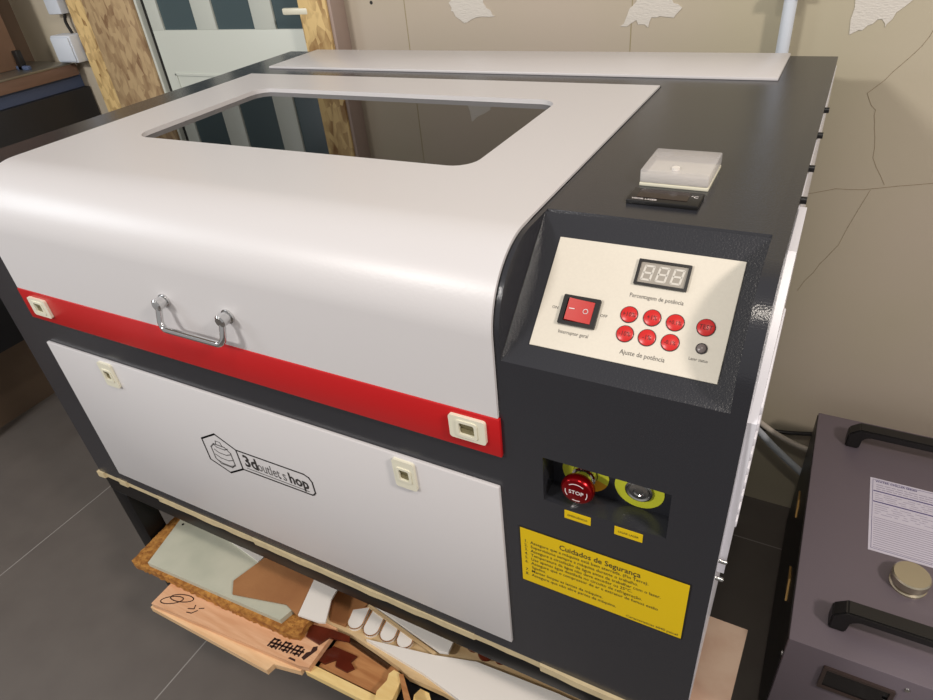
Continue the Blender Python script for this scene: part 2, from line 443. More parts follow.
# workbench at the far left
t = thing('workbench', 'workbench with wooden top against the left wall', 'workbench', (-1.0, 0.45, FZ))
b = B(); addbox(b, LX+0.002, -0.905, 0.10, WY-0.002, 0.10, 0.452, 0.002); obj('drawer_cabinet', b, BENCHB, t)
b = B(); addbox(b, LX+0.002, -0.882, 0.08, 0.812, 0.452, 0.482, 0.002); obj('worktop', b, BENCHW, t)
b = B(); addbox(b, LX+0.002, -0.880, 0.08, 0.80, 0.482, 0.487, 0.001); obj('metal_sheet', b, ALU, t)
for y in (0.12, 0.78):
    b = B(); addbox(b, LX+0.01, LX+0.05, y, y+0.04, FZ, 0.10); obj('leg', b, BENCHB, t)
b = B(); addbox(b, -0.905, -0.882, 0.05, 0.826, -0.15, 0.418, 0.001)
o = tag(obj('black_sheet', b, SHEETB), 'large black panel covering the side of the workbench', 'panel')
b = B(); addbox(b, -1.09, -0.985, 0.48, 0.728, 0.487, 0.85, 0.003); tag(obj('wooden_block', b, BROWNB), 'tall brown wooden block standing on the workbench', 'block')
t = thing('bar_clamp', 'black clamp lying on the workbench beside the brown block', 'clamp', (-0.95, 0.72, 0.487))
b = B(); addbox(b, -0.965, -0.945, 0.70, 0.715, 0.487, 0.535, 0.002); obj('jaw', b, BLACKP, t)
b = B(); addbox(b, -0.975, -0.92, 0.70, 0.71, 0.487, 0.497, 0.002); obj('bar', b, BENCHB, t)
b = B(); addlathe(b, [(0, 0), (0.014, 0), (0.016, 0.006), (0.016, 0.02), (0.009, 0.03), (0.009, 0.036), (0, 0.036)], TOP(-0.955, 0.60, 0.487), 20); tag(obj('red_bottle_top', b, RED), 'small red bottle cap on the workbench', 'cap')

# ------------------------------------------------------------------ stand, boards under the machine
D, H = 0.7146, 0.5378
st = thing('machine_stand', 'black steel stand with a low shelf carrying the white engraving machine', 'stand', (0.5, 0.35, FZ))
b = B()
fz0, fz1 = -0.050, -0.012
addbox(b, 0.0, 1.0, 0.002, 0.04, fz0, fz1, 0.002); addbox(b, 0.0, 1.0, D-0.04, D, fz0, fz1, 0.002)
addbox(b, 0.0, 0.04, 0.04, D-0.04, fz0, fz1, 0.002); addbox(b, 0.96, 1.0, 0.04, D-0.04, fz0, fz1, 0.002)
obj('top_frame', b, FRAME, st)
for x in (0.0, 0.96):
    for y in (0.002, D-0.04):
        b = B(); addbox(b, x, x+0.04, y, y+0.038, FZ, fz0, 0.002); obj('leg', b, FRAME, st)
b = B(); addbox(b, 0.135, 0.958, -0.052, D-0.04, -0.210, -0.205, 0.001)
addbox(b, 0.135, 0.958, -0.054, -0.030, -0.228, -0.210, 0.001)
addbox(b, 0.042, 0.958, 0.30, 0.33, -0.235, -0.210, 0.001)
addbox(b, 0.04, 0.135, 0.042, 0.064, -0.23, -0.212, 0.001)
obj('shelf', b, FRAME, st)
# osb sheet between machine and stand, edge chipped
b = B()
rnd = random.Random(3); pts = [(-0.003, -0.004)]
pts = [(-0.004, -0.004), (0.012, -0.003), (0.014, 0.001), (0.045, 0.001), (0.05, -0.002), (0.07, -0.002), (0.072, 0.001), (0.145, 0.001)]
for x0, x1, yy in ((0.15, 0.36, -0.0015), (0.365, 0.60, -0.003), (0.605, 0.74, -0.002), (0.742, 0.83, 0.0), (0.832, 1.0, -0.004)):
    n = int((x1-x0)/0.02)
    for k in range(n+1): pts.append((x0+(x1-x0)*k/n, yy+rnd.uniform(-.0008, .0008)))
pts += [(1.0, D), (-0.003, D)]
addprism(b, pts, -0.012, 0.0)
tag(obj('base_board', b, mat('board_edge', rgb(205, 188, 150), 0.7, var=0.12, vscale=60)), 'thin cream edged wooden board under the engraving machine, on the stand', 'board')

def slab(name, poly, z0, z1, m, label, cat, group=None, parent=None):
    b = B(); addprism(b, poly, z0, z1)
    o = obj(name, b, m, parent)
    if parent is None: tag(o, label, cat, group)
    return o
# two reddish wood boards, lower left
slab('wood_board', [(0.137, -0.092), (0.405, -0.092), (0.408, -0.079), (0.455, -0.070), (0.455, 0.22), (0.139, 0.22)], -0.205, -0.193, PINKW2,
     'pale wooden board at the bottom of the scrap pile, front left', 'board')
up_ = slab('wood_board', [(0.143, -0.090), (0.452, -0.068), (0.470, -0.064), (0.472, 0.20), (0.143, 0.20)], -0.193, -0.181, PINKW,
     'reddish wooden board with burnt marks under the coir doormat', 'board')
def burns(name, strokes, z, parent, wd=0.003):
    b = B()
    for s in strokes: addstroke(b, s, wd, 0.0004, TOP(0, 0, z))
    return obj(name, b, BURN, parent)
def loop(cx, cy, rx, ry, rot, n=20):
    out = []
    for k in range(n+1):
        a = 2*PI*k/n; x = rx*math.cos(a); y = ry*math.sin(a)
        out.append((cx+x*math.cos(rot)-y*math.sin(rot), cy+x*math.sin(rot)+y*math.cos(rot)))
    return out
burns('burnt_drawing', [loop(0.172, -0.070, 0.020, 0.007, 0.5), loop(0.186, -0.060, 0.022, 0.007, 0.3), [(0.212, -0.070), (0.222, -0.066), (0.219, -0.060)],
                        [(0.215, -0.076), (0.224, -0.074), (0.230, -0.066)], [(0.23, -0.062), (0.237, -0.058)]], -0.181, up_, 0.0016)
sq = []
rnd = random.Random(11)
for i in range(3):
    x = 0.386+0.021*i; y = -0.063+0.003*i
    sq += [[(x, y), (x+0.002, y+0.014)], [(x+0.008, y), (x+0.010, y+0.015)], [(x+0.015, y+0.001), (x+0.016, y+0.013)], [(x, y+0.006), (x+0.018, y+0.009)], [(x+0.002, y+0.013), (x+0.012, y+0.015)], [(x+0.004, y+0.001), (x+0.012, y+0.003)]]
burns('burnt_lettering', sq, -0.181, up_, 0.0030)
for pts_ in ([(0.449, -0.056), (0.455, -0.058), (0.464, -0.036), (0.461, -0.030), (0.455, -0.034), (0.456, -0.042), (0.451, -0.046)], [(0.430, -0.068+0.002), (0.444, -0.0655), (0.442, -0.0625), (0.432, -0.0630)]):
    b = B(); addprism(b, pts_, 0, 0.0004, TOP(0, 0, -0.181)); obj('burnt_figure', b, BURN, up_)
# coir doormat with fuzzy edge
b = B()
pts = []
rnd = random.Random(8)
base = [(0.050, -0.050), (0.16, -0.047), (0.27, -0.044), (0.36, -0.041), (0.41, -0.040), (0.430, -0.034), (0.432, 0.16), (0.045, 0.16), (0.042, 0.05)]
for i in range(len(base)):
    a = Vector(base[i]); c = Vector(base[(i+1) % len(base)]); n = max(2, int((c-a).length/0.004))
    for k in range(n):
        p = a.lerp(c, k/n); pts.append((p.x+rnd.uniform(-.0014, .0014), p.y+rnd.uniform(-.0014, .0014)))
addprism(b, pts, -0.181, -0.165)
tag(obj('doormat', b, COIR, sharp=60), 'brown coir doormat lying on the reddish wooden board', 'doormat')
pb = slab('grey_board', [(0.092, -0.055+0.012), (0.391, -0.030), (0.397, -0.008), (0.397, 0.14), (0.060, 0.14), (0.067, 0.059)], -0.165, -0.155, PALEB,
     'pale grey green board lying on the coir doormat', 'board')
b = B(); addcyl(b, (0.083, 0.047, -0.1556), (0.083, 0.047, -0.1546), 0.0025, seg=12); obj('screw_hole', b, BLACKP, pb)
slab('white_strip', [(0.148, 0.062), (0.281, 0.040), (0.284, 0.052), (0.20, 0.085)], -0.155, -0.151, WBOARD, 'thin white strip on the grey green board, under the machine edge', 'strip')
slab('tan_piece', [(0.271, -0.009), (0.288, -0.029), (0.385, -0.006), (0.421, -0.016), (0.405, 0.06), (0.405, 0.10), (0.30, 0.10), (0.290, 0.055)], -0.151, -0.148, LEATH,
     'tan brown angular offcut between the grey green board and cream piece', 'offcut')
slab('cream_piece', [(0.419, -0.015), (0.458, -0.011), (0.468, -0.007), (0.451, 0.030), (0.448, 0.060), (0.420, 0.10), (0.392, 0.08)], -0.148, -0.144, WBOARD,
     'cream white offcut lying on the tan brown offcut', 'offcut')
# brown plywood to the right of the boards
bp_ = slab('brown_plywood', [(0.474, -0.050), (0.590, -0.047), (0.595, 0.02), (0.60, 0.20), (0.474, 0.20)], -0.205, -0.197, BRPLY,
     'brown plywood sheet on the shelf, right of the coir doormat', 'plywood')
slab('pine_strip', [(0.462, -0.0665), (0.593, -0.0645), (0.593, -0.0505), (0.462, -0.053)], -0.205, -0.193, BLOCKW, 'narrow pine strip along the front of the shelf', 'strip')
for i, (p, z) in enumerate([([(0.400, -0.010), (0.47, 0.002), (0.50, 0.004), (0.505, -0.004), (0.47, -0.012), (0.462, -0.028), (0.435, -0.026), (0.43, -0.012)], 0),
                            ([(0.468, -0.030), (0.478, -0.014), (0.522, -0.012), (0.518, -0.024), (0.530, -0.030), (0.522, -0.040), (0.500, -0.040), (0.495, -0.030), (0.482, -0.044), (0.470, -0.044)], 1)]):
    slab('red_acrylic_piece', p, -0.181 if i == 0 else -0.197, -0.177 if i == 0 else -0.193, REDBR,
         ['dark red-brown acrylic offcut on the reddish wooden board', 'dark red-brown cut-out figure lying on brown plywood'][i], 'offcut')
slab('clear_acrylic_strip', [(0.478, 0.004), (0.487, 0.016), (0.578, 0.0), (0.576, -0.009)], -0.197, -0.192, CLEARA, 'narrow clear acrylic strip on the brown plywood', 'strip')
# beige plywood sheet with white pieces
slab('cut_plywood', [(0.447, 0.008), (0.50, 0.008), (0.55, 0.002), (0.601, -0.006), (0.62, -0.012), (0.679, -0.010), (0.74, -0.014), (0.80, -0.030), (0.86, -0.03), (0.92, 0.02), (0.92, 0.28), (0.433, 0.28), (0.433, 0.067)],
     -0.190, -0.178, PLY, 'beige plywood sheet with laser cut edge under the white pieces', 'plywood')
slab('brown_offcut', [(0.432, 0.055), (0.454, 0.012), (0.484, 0.014), (0.484, 0.030), (0.499, 0.070), (0.49, 0.11), (0.44, 0.11)], -0.178, -0.173, LEATH, 'small dark tan offcut beside the white rounded slats', 'offcut')
rnd = random.Random(2)
for i, (x, y) in enumerate([(0.496, 0.023), (0.526, 0.024), (0.556, 0.027), (0.586, 0.029)]):
    L = [0.036, 0.040, 0.034, 0.024][i]
    pts = []
    for k in range(13):
        a = PI+PI*k/12; pts.append((x+0.0132*math.cos(a), y+0.0132*math.sin(a)+0.004))
    pts += [(x+0.0132-0.006, y+L), (x-0.0132-0.004, y+L*(0.55 if i == 0 else 1.0))]
    lab = ['shortest pointed white rounded slat, leftmost of four on plywood', 'second white rounded slat from the left, on beige plywood', 'third white rounded slat from the left, on beige plywood', 'rightmost small white rounded slat on beige plywood'][i]
    b = B(); addprism(b, pts, -0.178, -0.172)
    o = obj('rounded_tongue', b, WBOARD); tag(o, lab, 'slat', 'white rounded slats on the plywood')
    b = B(); addstroke(b, pts, 0.0016, 0.0006, TOP(0, 0, -0.1722), closed=True); obj('burnt_edge', b, BRPLY, o)
slab('pointed_board', [(0.530, 0.008), (0.60, 0.022), (0.64, 0.030), (0.704, 0.048), (0.83, 0.055), (0.90, 0.055), (0.88, -0.035), (0.831, -0.055), (0.774, -0.040), (0.705, -0.012), (0.64, -0.001)], -0.178, -0.170, WBOARD,
     'long pointed white panel lying on the beige plywood', 'panel')
slab('white_offcut', [(0.492, 0.061), (0.512, 0.060), (0.648, 0.036), (0.661, 0.040), (0.659, 0.062), (0.64, 0.12), (0.50, 0.12)], -0.170, -0.164, WBOARD,
     'white offcut with squared end just under the machine edge', 'offcut')
slab('wood_ruler', [(0.50, 0.056), (0.640, 0.030), (0.644, 0.034), (0.50, 0.061)], -0.172, -0.168, PLY, 'thin beige wooden strip along the white rounded slats', 'strip')
for i, (cx, cy, r) in enumerate([(0.690, 0.070, 0.012), (0.712, 0.066, 0.013), (0.736, 0.068, 0.010)]):
    b = B(); addlathe(b, [(r*0.55, 0), (r, 0), (r, 0.005), (r*0.55, 0.005), (r*0.55, 0)], TOP(cx, cy, -0.170), 28)
    tag(obj('wooden_ring', b, REDBR), ['dark brown ring beside the white offcut, leftmost of three', 'largest dark brown ring, middle of three under the machine', 'smallest dark brown ring, rightmost of three under the machine'][i], 'ring', 'dark brown rings under the machine edge')
slab('pine_block', [(0.588, -0.050), (0.593, -0.030), (0.590, -0.020), (0.594, -0.012), (0.612, -0.013), (0.616, -0.050), (0.610, -0.062), (0.592, -0.062)], -0.193, -0.178, BLOCKW, 'yellow pine block left of the black gap on the shelf', 'block')
slab('pine_block', [(0.636, -0.026), (0.640, -0.014), (0.655, -0.014), (0.675, -0.034), (0.672, -0.050), (0.646, -0.050)], -0.205, -0.192, BLOCKW, 'yellow pine block right of the black gap on the shelf', 'block')
slab('wood_stick', [(0.606, -0.016), (0.613, -0.014), (0.652, -0.05), (0.644, -0.056)], -0.178+0.0, -0.172, BRPLY, 'thin brown stick crossing the black gap at the front', 'stick')
slab('dark_block', [(0.684, -0.020), (0.700, -0.020), (0.704, -0.04), (0.686, -0.04)], -0.205, -0.191, BENCHB, 'small dark grey block in front of the white panel', 'block')
slab('pink_board', [(0.78, 0.283), (1.055, 0.281), (1.047, 0.10), (0.78, 0.10)], -0.205, -0.195, PBOARD, 'pinkish board sticking out under the right side of the engraving machine', 'board')

# ------------------------------------------------------------------ the engraving machine
LC = thing('laser_engraver', 'large dark grey and white laser engraving machine with curved lid and red stripe', 'laser engraver', (0.5, 0.35, 0.0))
YZ = frame_mtx((0, 0, 0), (0, 1, 0), (0, 0, 1))      # u=y, v=z, w=x
RAD = 0.07
YCH, ZCH = 0.1038, 0.4477      # ends of the console's chord
def arc(r=RAD, n=20, a0=0, a1=90):
    return [(RAD-r*math.cos(R(a0+(a1-a0)*k/n)), H-RAD+r*math.sin(R(a0+(a1-a0)*k/n))) for k in range(n+1)]
full = [(0, 0)]+arc()+[(D, H), (D, 0)]
b = B()
addprism(b, full, 0.0, 0.0715, YZ)                    # left block
addprism(b, full, 0.8015, 0.8060, YZ)                 # rim left of console
addprism(b, full, 0.988, 1.0, YZ)                     # rim right of console
zc = ZCH
# console chord region
up_z = zc
addprism(b, [(0.05, zc), (0.05, zc+0.001), (YCH+0.006, H), (D, H), (D, zc)], 0.8060, 0.988, YZ)
c45 = math.sqrt(0.5)
CON = frame_mtx((0, 0, zc), (1, 0, 0), (0, YCH, H-ZCH))     # u=x, v=up the slope, n outward
SL = math.hypot(YCH, H-ZCH)
CDEP = -0.0012
# dished console surface
o1 = [(0.8060, 0), (0.988, 0), (0.988, SL), (0.8060, SL)]
i1 = [(0.8160, 0.010), (0.9830, 0.010), (0.9830, SL-0.006), (0.8160, SL-0.006)]
ov = [b.verts.new(CON @ Vector((p[0], p[1], 0))) for p in o1]; iv = [b.verts.new(CON @ Vector((p[0], p[1], CDEP))) for p in i1]
for k in range(4): b.faces.new((ov[k], ov[(k+1) % 4], iv[(k+1) % 4], iv[k]))
b.faces.new(iv)
# lower part of console column with button recess
RX0, RX1, RZ0, RZ1, RY = 0.8415, 0.9560, 0.2935, 0.3490, 0.026
addbox(b, 0.8060, RX0, 0, 0.06, 0, zc); addbox(b, RX1, 0.988, 0, 0.06, 0, zc)
addbox(b, RX0, RX1, 0, 0.06, 0, RZ0); addbox(b, RX0, RX1, 0, 0.06, RZ1, zc)
addbox(b, RX0-0.001, RX1+0.001, RY, 0.06, RZ0-0.001, RZ1+0.001)
# front beam, back block, inner floor
addbox(b, 0.0715, 0.8015, 0, 0.03, 0, 0.40)
addbox(b, 0.0715, 0.8015, 0.525, D, 0, H)
body = obj('body', b, DARK, LC, recalc=False)
b = B()
addbox(b, 0.0715, 0.8015, 0.03, 0.525, 0.25, 0.30)
obj('work_bed', b, INNER, LC)
b = B()
for k in range(24): addbox(b, 0.08, 0.79, 0.06+0.019*k, 0.063+0.019*k, 0.30, 0.306)
obj('bed_slat', b, ALU, LC)
b = B(); addbox(b, 0.075, 0.785, 0.36, 0.385, 0.42, 0.45, 0.002); addbox(b, 0.40, 0.46, 0.335, 0.37, 0.39, 0.47, 0.003); obj('gantry', b, ALU, LC)

# lid
LX0, LX1 = 0.0735, 0.8005
lidy = 0.5200
b = B()
ro = RAD+0.003
prof_o = [(-0.003, 0.384)]+arc(ro)+[(RAD+0.02, H+0.003)]
prof_i = [(0.0004, 0.384)]+arc(RAD-0.0004)+[(RAD+0.02, H+0.0004)]
addprism(b, prof_o+prof_i[::-1], LX0, LX1, YZ)
inner = rrect(0.177, 0.693, 0.178, 0.4315, 0.026)
addplate_hole(b, [(LX0, RAD+0.02), (LX1, RAD+0.02), (LX1, lidy), (LX0, lidy)], inner, H+0.0004, H+0.003)
# edge return of window opening
addplate_hole(b, rrect(0.1755, 0.6945, 0.176, 0.4335, 0.027), inner, H-0.003, H+0.0004)
lid = obj('lid', b, WHITE, LC, sharp=25)
b = B(); addprism(b, rrect(0.1758, 0.6942, 0.1765, 0.433, 0.026), H-0.0045, H-0.0031); obj('window_pane', b, TINT, lid)
b = B(); addbox(b, LX0, LX1+0.002, -0.0045, 0.0, 0.3372, 0.3838, 0.0012); obj('red_stripe', b, RED, lid)

def latch(cx, cz, wd, ht, parent, y, vert=False, wear=False):
    b = B()
    m = FRONT(cx, cz, y)
    iw, ih = (wd*0.42, ht*0.5) if not vert else (wd*0.45, ht*0.36)
    addplate_hole(b, rrect(-wd/2, wd/2, -ht/2, ht/2, 0.003), rrect(-iw/2, iw/2, -ih/2, ih/2, 0.002), 0.0, 0.0035, m)
    addplate_hole(b, rrect(-iw/2-0.003, iw/2+0.003, -ih/2-0.003, ih/2+0.003, 0.003), rrect(-iw/2, iw/2, -ih/2, ih/2, 0.002), 0.0035, 0.0045, m)
    o = obj('latch', b, CREAM, parent)
    b = B(); addbox(b, -iw/2, iw/2, -ih/2, ih/2, 0.0002, 0.0008, mtx=m); addbox(b, -iw/2, iw/2, ih*0.1, ih/2, 0.0008, 0.0022, mtx=m)
    addbox(b, -iw/2, iw/2, -ih/2, -ih*0.1, 0.0008, 0.002, mtx=m)
    return o, b
for cx, cz in ((0.1135, 0.3620), (0.7700, 0.3645)):
    o, bb = latch(cx, cz, 0.038, 0.0275, lid, -0.0045)
    h = obj('latch_cavity', bb, HOLE, lid)
# handle
b = B()
HY, HB = -0.0125, -0.0205
x0, x1, zt, zb = 0.3890, 0.4870, 0.4258, 0.3985
def corner(cx, cz, r, a0, a1, n=6):
    out = []
    for k in range(n+1):
        z = cz+r*math.sin(R(a0+(a1-a0)*k/n)); out.append((cx+r*math.cos(R(a0+(a1-a0)*k/n)), HB+(HY-HB)*(z-zb)/(zt-zb), z))
    return out
path = [(x0, HY, zt)]+corner(x0+0.010, zb+0.010, 0.010, 180, 270)+corner(x1-0.010, zb+0.010, 0.010, 270, 360)+[(x1, HY, zt)]
addtube(b, path, 0.0036, 12)
for x in (x0, x1):
    addcyl(b, (x, -0.0025, zt), (x, HY-0.003, zt), 0.0066, 0.0072, seg=20)
    addcyl(b, (x, -0.002, zt), (x, -0.005, zt), 0.0085, seg=20)
    addcyl(b, (x, HY-0.003, zt), (x, HY-0.0045, zt), 0.0072, 0.0052, seg=20)
obj('handle', b, CHROME, lid)

# front door
b = B(); addbox(b, 0.0735, 0.7968, -0.005, 0.0, 0.0265, 0.2948, 0.0014); fd = obj('front_door', b, WHITE, LC)
for cx in (0.2020, 0.6860):
    o, bb = latch(cx, 0.2715, 0.0270, 0.040, fd, -0.005, vert=True)
    obj('latch_cavity', bb, HOLE, fd)
# shop emblem on the front door
b = B()
fm = FRONT(-0.0035, -0.0035, -0.0051)
hexa = [(0.353, 0.2075), (0.384, 0.2255), (0.4160, 0.2085), (0.4155, 0.1735), (0.386, 0.1555), (0.353, 0.169)]
addstroke(b, hexa, 0.0021, 0.0003, fm, closed=True)
addstroke(b, [hexa[0], hexa[1]], 0.0026, 0.0003, fm); addstroke(b, [hexa[3], hexa[4]], 0.0026, 0.0003, fm)
addstroke(b, [(0.416, 0.2085), (0.530, 0.2098), (0.537, 0.2065), (0.5405, 0.200), (0.5405, 0.181), (0.5375, 0.1765), (0.534, 0.1745), (0.4155, 0.1735)], 0.0021, 0.0003, fm)
obj('emblem_outline', b, INK, fd)
for tx, sz, x, bo, ww, mt in (('3d', 0.029, 0.4235, 0.0008, 0.85, INK), ('outlet', 0.026, 0.4470, 0.0, 0.62, INKG), ('.', 0.026, 0.4825, 0.0003, 0.8, INKG), ('s', 0.026, 0.4893, 0.0, 0.75, INKG), ('hop', 0.026, 0.5003, 0.0007, 0.80, INK)):
    b = B(); addtext(b, tx, sz, FRONT(x-0.0035, 0.1800, -0.0053), 'LEFT', bo, ww); obj('emblem_word', b, mt, fd)
b = B(); addstroke(b, [(0.425, 0.1792), (0.530, 0.1792)], 0.0012, 0.0002, fm); obj('emblem_underline', b, INKG, fd)
b = B()
for k in range(4):
    yy = 0.170+0.010*k
    addstroke(b, [(0.367+0.002*k, yy+0.004), (0.378, yy), (0.392, yy), (0.402-0.001*k, yy+0.004)], 0.0014, 0.0002, fm)
addstroke(b, [(0.366, 0.176), (0.366, 0.197), (0.374, 0.205), (0.394, 0.205), (0.402, 0.197), (0.402, 0.176), (0.394, 0.168), (0.374, 0.168)], 0.0018, 0.0002, fm, closed=True)
addstroke(b, [(0.378, 0.205), (0.380, 0.212), (0.388, 0.212), (0.390, 0.205)], 0.0012, 0.0002, fm)
obj('emblem_drawing', b, INKG, fd)

# rear cover strip
b = B()
addbox(b, 0.070, 0.9385, 0.570, D, H, H+0.004, 0.001)
obj('rear_cover', b, WHITE, LC)
# white side panel, rubber stops and screws
b = B(); addprism(b, [(0.004, 0.01), (0.004, 0.44), (0.10, 0.528), (D-0.01, 0.528), (D-0.01, 0.01)], 1.0, 1.0008, YZ); obj('side_skin', b, WHITEP, LC)
b = B()
pp = [(0.012, 0.258)]+[(0.004+0.0, 0.44), (0.100, 0.531), (0.185, 0.531), (0.185, 0.250), (0.02, 0.250)]
addprism(b, pp, 1.0008, 1.0065, YZ)
for k in range(9):
    z = 0.30+0.016*k; addbox(b, 1.0008, 1.0080, 0.03, 0.18, z, z+0.008, 0.001)
obj('side_door', b, WHITEP, LC)
for y in (0.468, 0.375, 0.275, 0.197):
    b = B(); addcyl(b, (1.0, y, 0.532), (1.005, y, 0.532), 0.0032, seg=14); obj('rubber_stop', b, BLACKP, LC)
for y, z in ((0.0035, 0.280), (0.0035, 0.256)):
    b = B(); addcyl(b, (1.0, y+0.003, z), (1.0072, y+0.003, z), 0.002, seg=12); obj('screw', b, STEEL, LC)

# control panel
CB = CDEP
def CM(x, s, h=0.0): return CON @ Matrix.Translation((x, s, CB+0.0015+h))
b = B(); addbox(b, 0.8262, 0.9750, 0.0190, 0.1160, 0, 0.0015, 0.0003, 1, mtx=CON @ Matrix.Translation((0, 0, CB)))
cp = obj('control_panel', b, PLATE, LC)
def ctext(t_, x, s, size, sx=1.0, bold=0.0):
    b = B(); addtext(b, t_, size, CM(x, s, 0.0002), 'CENTER', bold, sx); obj('caption', b, PINK_, cp)
PINK_ = mat('caption_ink', rgb(80, 75, 72), 0.6)
ctext('Percentagem de potência', 0.9170, 0.0738, 0.0050, 0.82); ctext('Ajuste de potência', 0.9175, 0.0268, 0.0054, 0.85)
ctext('Interruptor geral', 0.8600, 0.0335, 0.0044, 0.85)
ctext('ON', 0.8393, 0.0530, 0.0034); ctext('OFF', 0.8805, 0.0530, 0.0034); ctext('Laser status', 0.9580, 0.0330, 0.0034, 0.85)
# rocker switch
b = B(); addplate_hole(b, rrect(-0.0155, 0.0155, -0.0125, 0.0125, 0.001), rrect(-0.0115, 0.0115, -0.0095, 0.0095, 0.0008), 0, 0.003, CM(0.8605, 0.0535))
addplate_hole(b, rrect(-0.0155, 0.0155, -0.0125, 0.0125, 0.001), rrect(-0.0118, 0.0118, -0.0098, 0.0098, 0.0008), -0.0001, 0.0004, CM(0.8605, 0.0535))
obj('switch_frame', b, BLACKP, cp)
b = B(); addprism(b, [(-0.0112, 0), (-0.0112, 0.0012), (-0.0095, 0.0062), (0.0, 0.0040), (0.0112, 0.0028), (0.0112, 0)], -0.0092, 0.0092,
                  CM(0.8605, 0.0535) @ frame_mtx((0, 0, 0), (1, 0, 0), (0, 0, 1)))
obj('rocker', b, REDROCK, cp)
b = B(); addstroke(b, [(-0.0075, 0.0), (-0.0035, 0.0)], 0.0007, 0.0003, CM(0.8605, 0.0540, 0.0055))
addstroke(b, loop(0.0055, 0, 0.0019, 0.0019, 0), 0.0006, 0.0003, CM(0.8605, 0.0540, 0.0034))
obj('switch_symbols', b, INKW, cp)
# display
dcx, dcs = 0.9172, 0.0952
b = B(); addplate_hole(b, rrect(-0.0205, 0.0205, -0.0108, 0.0108, 0.0006), rrect(-0.0183, 0.0183, -0.0088, 0.0088, 0.0003), 0, 0.0022, CM(dcx, dcs)); obj('display_frame', b, BLACKP, cp)
b = B(); addbox(b, -0.0183, 0.0183, -0.0088, 0.0088, 0, 0.0010, mtx=CM(dcx, dcs)); obj('display', b, LCD, cp)
b = B()
for i in (-1, 0, 1):
    x = i*0.0115
    for a_, c_ in (((-.003, .0058), (.003, .0058)), ((-.003, 0), (.003, 0)), ((-.003, -.0058), (.003, -.0058)), ((-.0034, .0054), (-.0034, .0006)), ((.0034, .0054), (.0034, .0006)), ((-.0034, -.0006), (-.0034, -.0054)), ((.0034, -.0006), (.0034, -.0054))):
        sk = 0.12
        addstroke(b, [(x+a_[0]+a_[1]*sk, a_[1]), (x+c_[0]+c_[1]*sk, c_[1])], 0.0016, 0.0002, CM(dcx, dcs, 0.0010))
obj('display_digits', b, SEG, cp)
# red buttons
btn = [(0.8998, 0.0590, '+10%'), (0.9177, 0.0596, '+1%'), (0.9354, 0.0591, '+0.1%'), (0.9580, 0.0596, 'TEST'), (0.9005, 0.0430, '-10%'), (0.9177, 0.0433, '-1%'), (0.9354, 0.0429, '-0.1%')]
for x, s, tx in btn:
    b = B(); addlathe(b, [(0, 0), (0.0070, 0), (0.0070, 0.0004), (0, 0.0004)], CM(x, s), 28); obj('button_ring', b, INK, cp)
    b = B(); addlathe(b, [(0, 0.0003), (0.0064, 0.0003), (0.0064, 0.0009), (0.0058, 0.0013), (0, 0.0013)], CM(x, s), 28); obj('button', b, REDP, cp)
BINK = mat('button_ink', rgb(90, 20, 22), 0.6)
for x, s, tx in btn:
    b = B(); addtext(b, tx, 0.0054 if len(tx) < 5 else 0.0046, CM(x, s-0.0018, 0.0015), 'CENTER', 0, 0.85); obj('button_lettering', b, BINK, cp)
b = B(); addlathe(b, [(0, 0), (0.0043, 0), (0.0043, 0.0006), (0, 0.0006)], CM(0.9585, 0.0430), 24); obj('lamp_ring', b, INK, cp)
b = B(); addlathe(b, [(0, 0.0004), (0.0036, 0.0004), (0.0033, 0.0014), (0.0018, 0.0022), (0, 0.0024)], CM(0.9585, 0.0430), 24); obj('status_lamp', b, mat('grey_lamp', rgb(120, 110, 108), 0.3), cp)

# button recess
sx_, sz_ = 0.8700, 0.3200
b = B()
def ring(bm, cx, cz, r0, r1, m0, a0=0, a1=360, n=36, h=0.0006):
    pts = [(r1*math.cos(R(a0+(a1-a0)*k/n)), r1*math.sin(R(a0+(a1-a0)*k/n))) for k in range(n+1)]
    pts2 = [(r0*math.cos(R(a0+(a1-a0)*k/n)), r0*math.sin(R(a0+(a1-a0)*k/n))) for k in range(n, -1, -1)]
    addprism(bm, pts+pts2, 0, h, m0)
rA = FRONT(0.8735, 0.3170, RY); rB = FRONT(0.9240, 0.3165, RY)
ring(b, 0, 0, 0.012, 0.0225, rA, -20, 230)
ringA = obj('stop_ring', b, LIME, LC)
b = B(); ring(b, 0, 0, 0.012, 0.0225, rA, -130, -20); obj('ring_patch', b, ORANGE, ringA)
b = B(); 
for a in (120, 60, 35): addtext(b, 'ME', 0.006, rA @ Matrix.Rotation(R(a-90), 4, 'Z') @ Matrix.Translation((0, 0.0155, 0.0009)), 'CENTER') if False else addstroke(b, [(0.016*math.cos(R(a-8)), 0.016*math.sin(R(a-8))), (0.018*math.cos(R(a)), 0.018*math.sin(R(a))), (0.016*math.cos(R(a+8)), 0.016*math.sin(R(a+8)))], 0.0012, 0.0002, rA @ Matrix.Translation((0, 0, 0.0006)))
obj('ring_marks', b, INK, ringA)
b = B(); addlathe(b, [(0, 0), (0.0115, 0), (0.0115, 0.006), (0.0095, 0.0065), (0.0095, 0.016), (0, 0.016)], rA, 32); eb = obj('stop_button', b, CHROME, LC)
b = B(); addlathe(b, [(0, 0.014), (0.0125, 0.014), (0.0150, 0.0165), (0.0157, 0.020), (0.0155, 0.0235), (0.0140, 0.0255), (0.0118, 0.0262), (0, 0.0264)], rA, 40); obj('mushroom_head', b, REDA, eb)
b = B(); addtext(b, 'STOP', 0.0064, rA @ Matrix.Translation((0, -0.0022, 0.0266)), 'CENTER', 0.0001, 0.92)
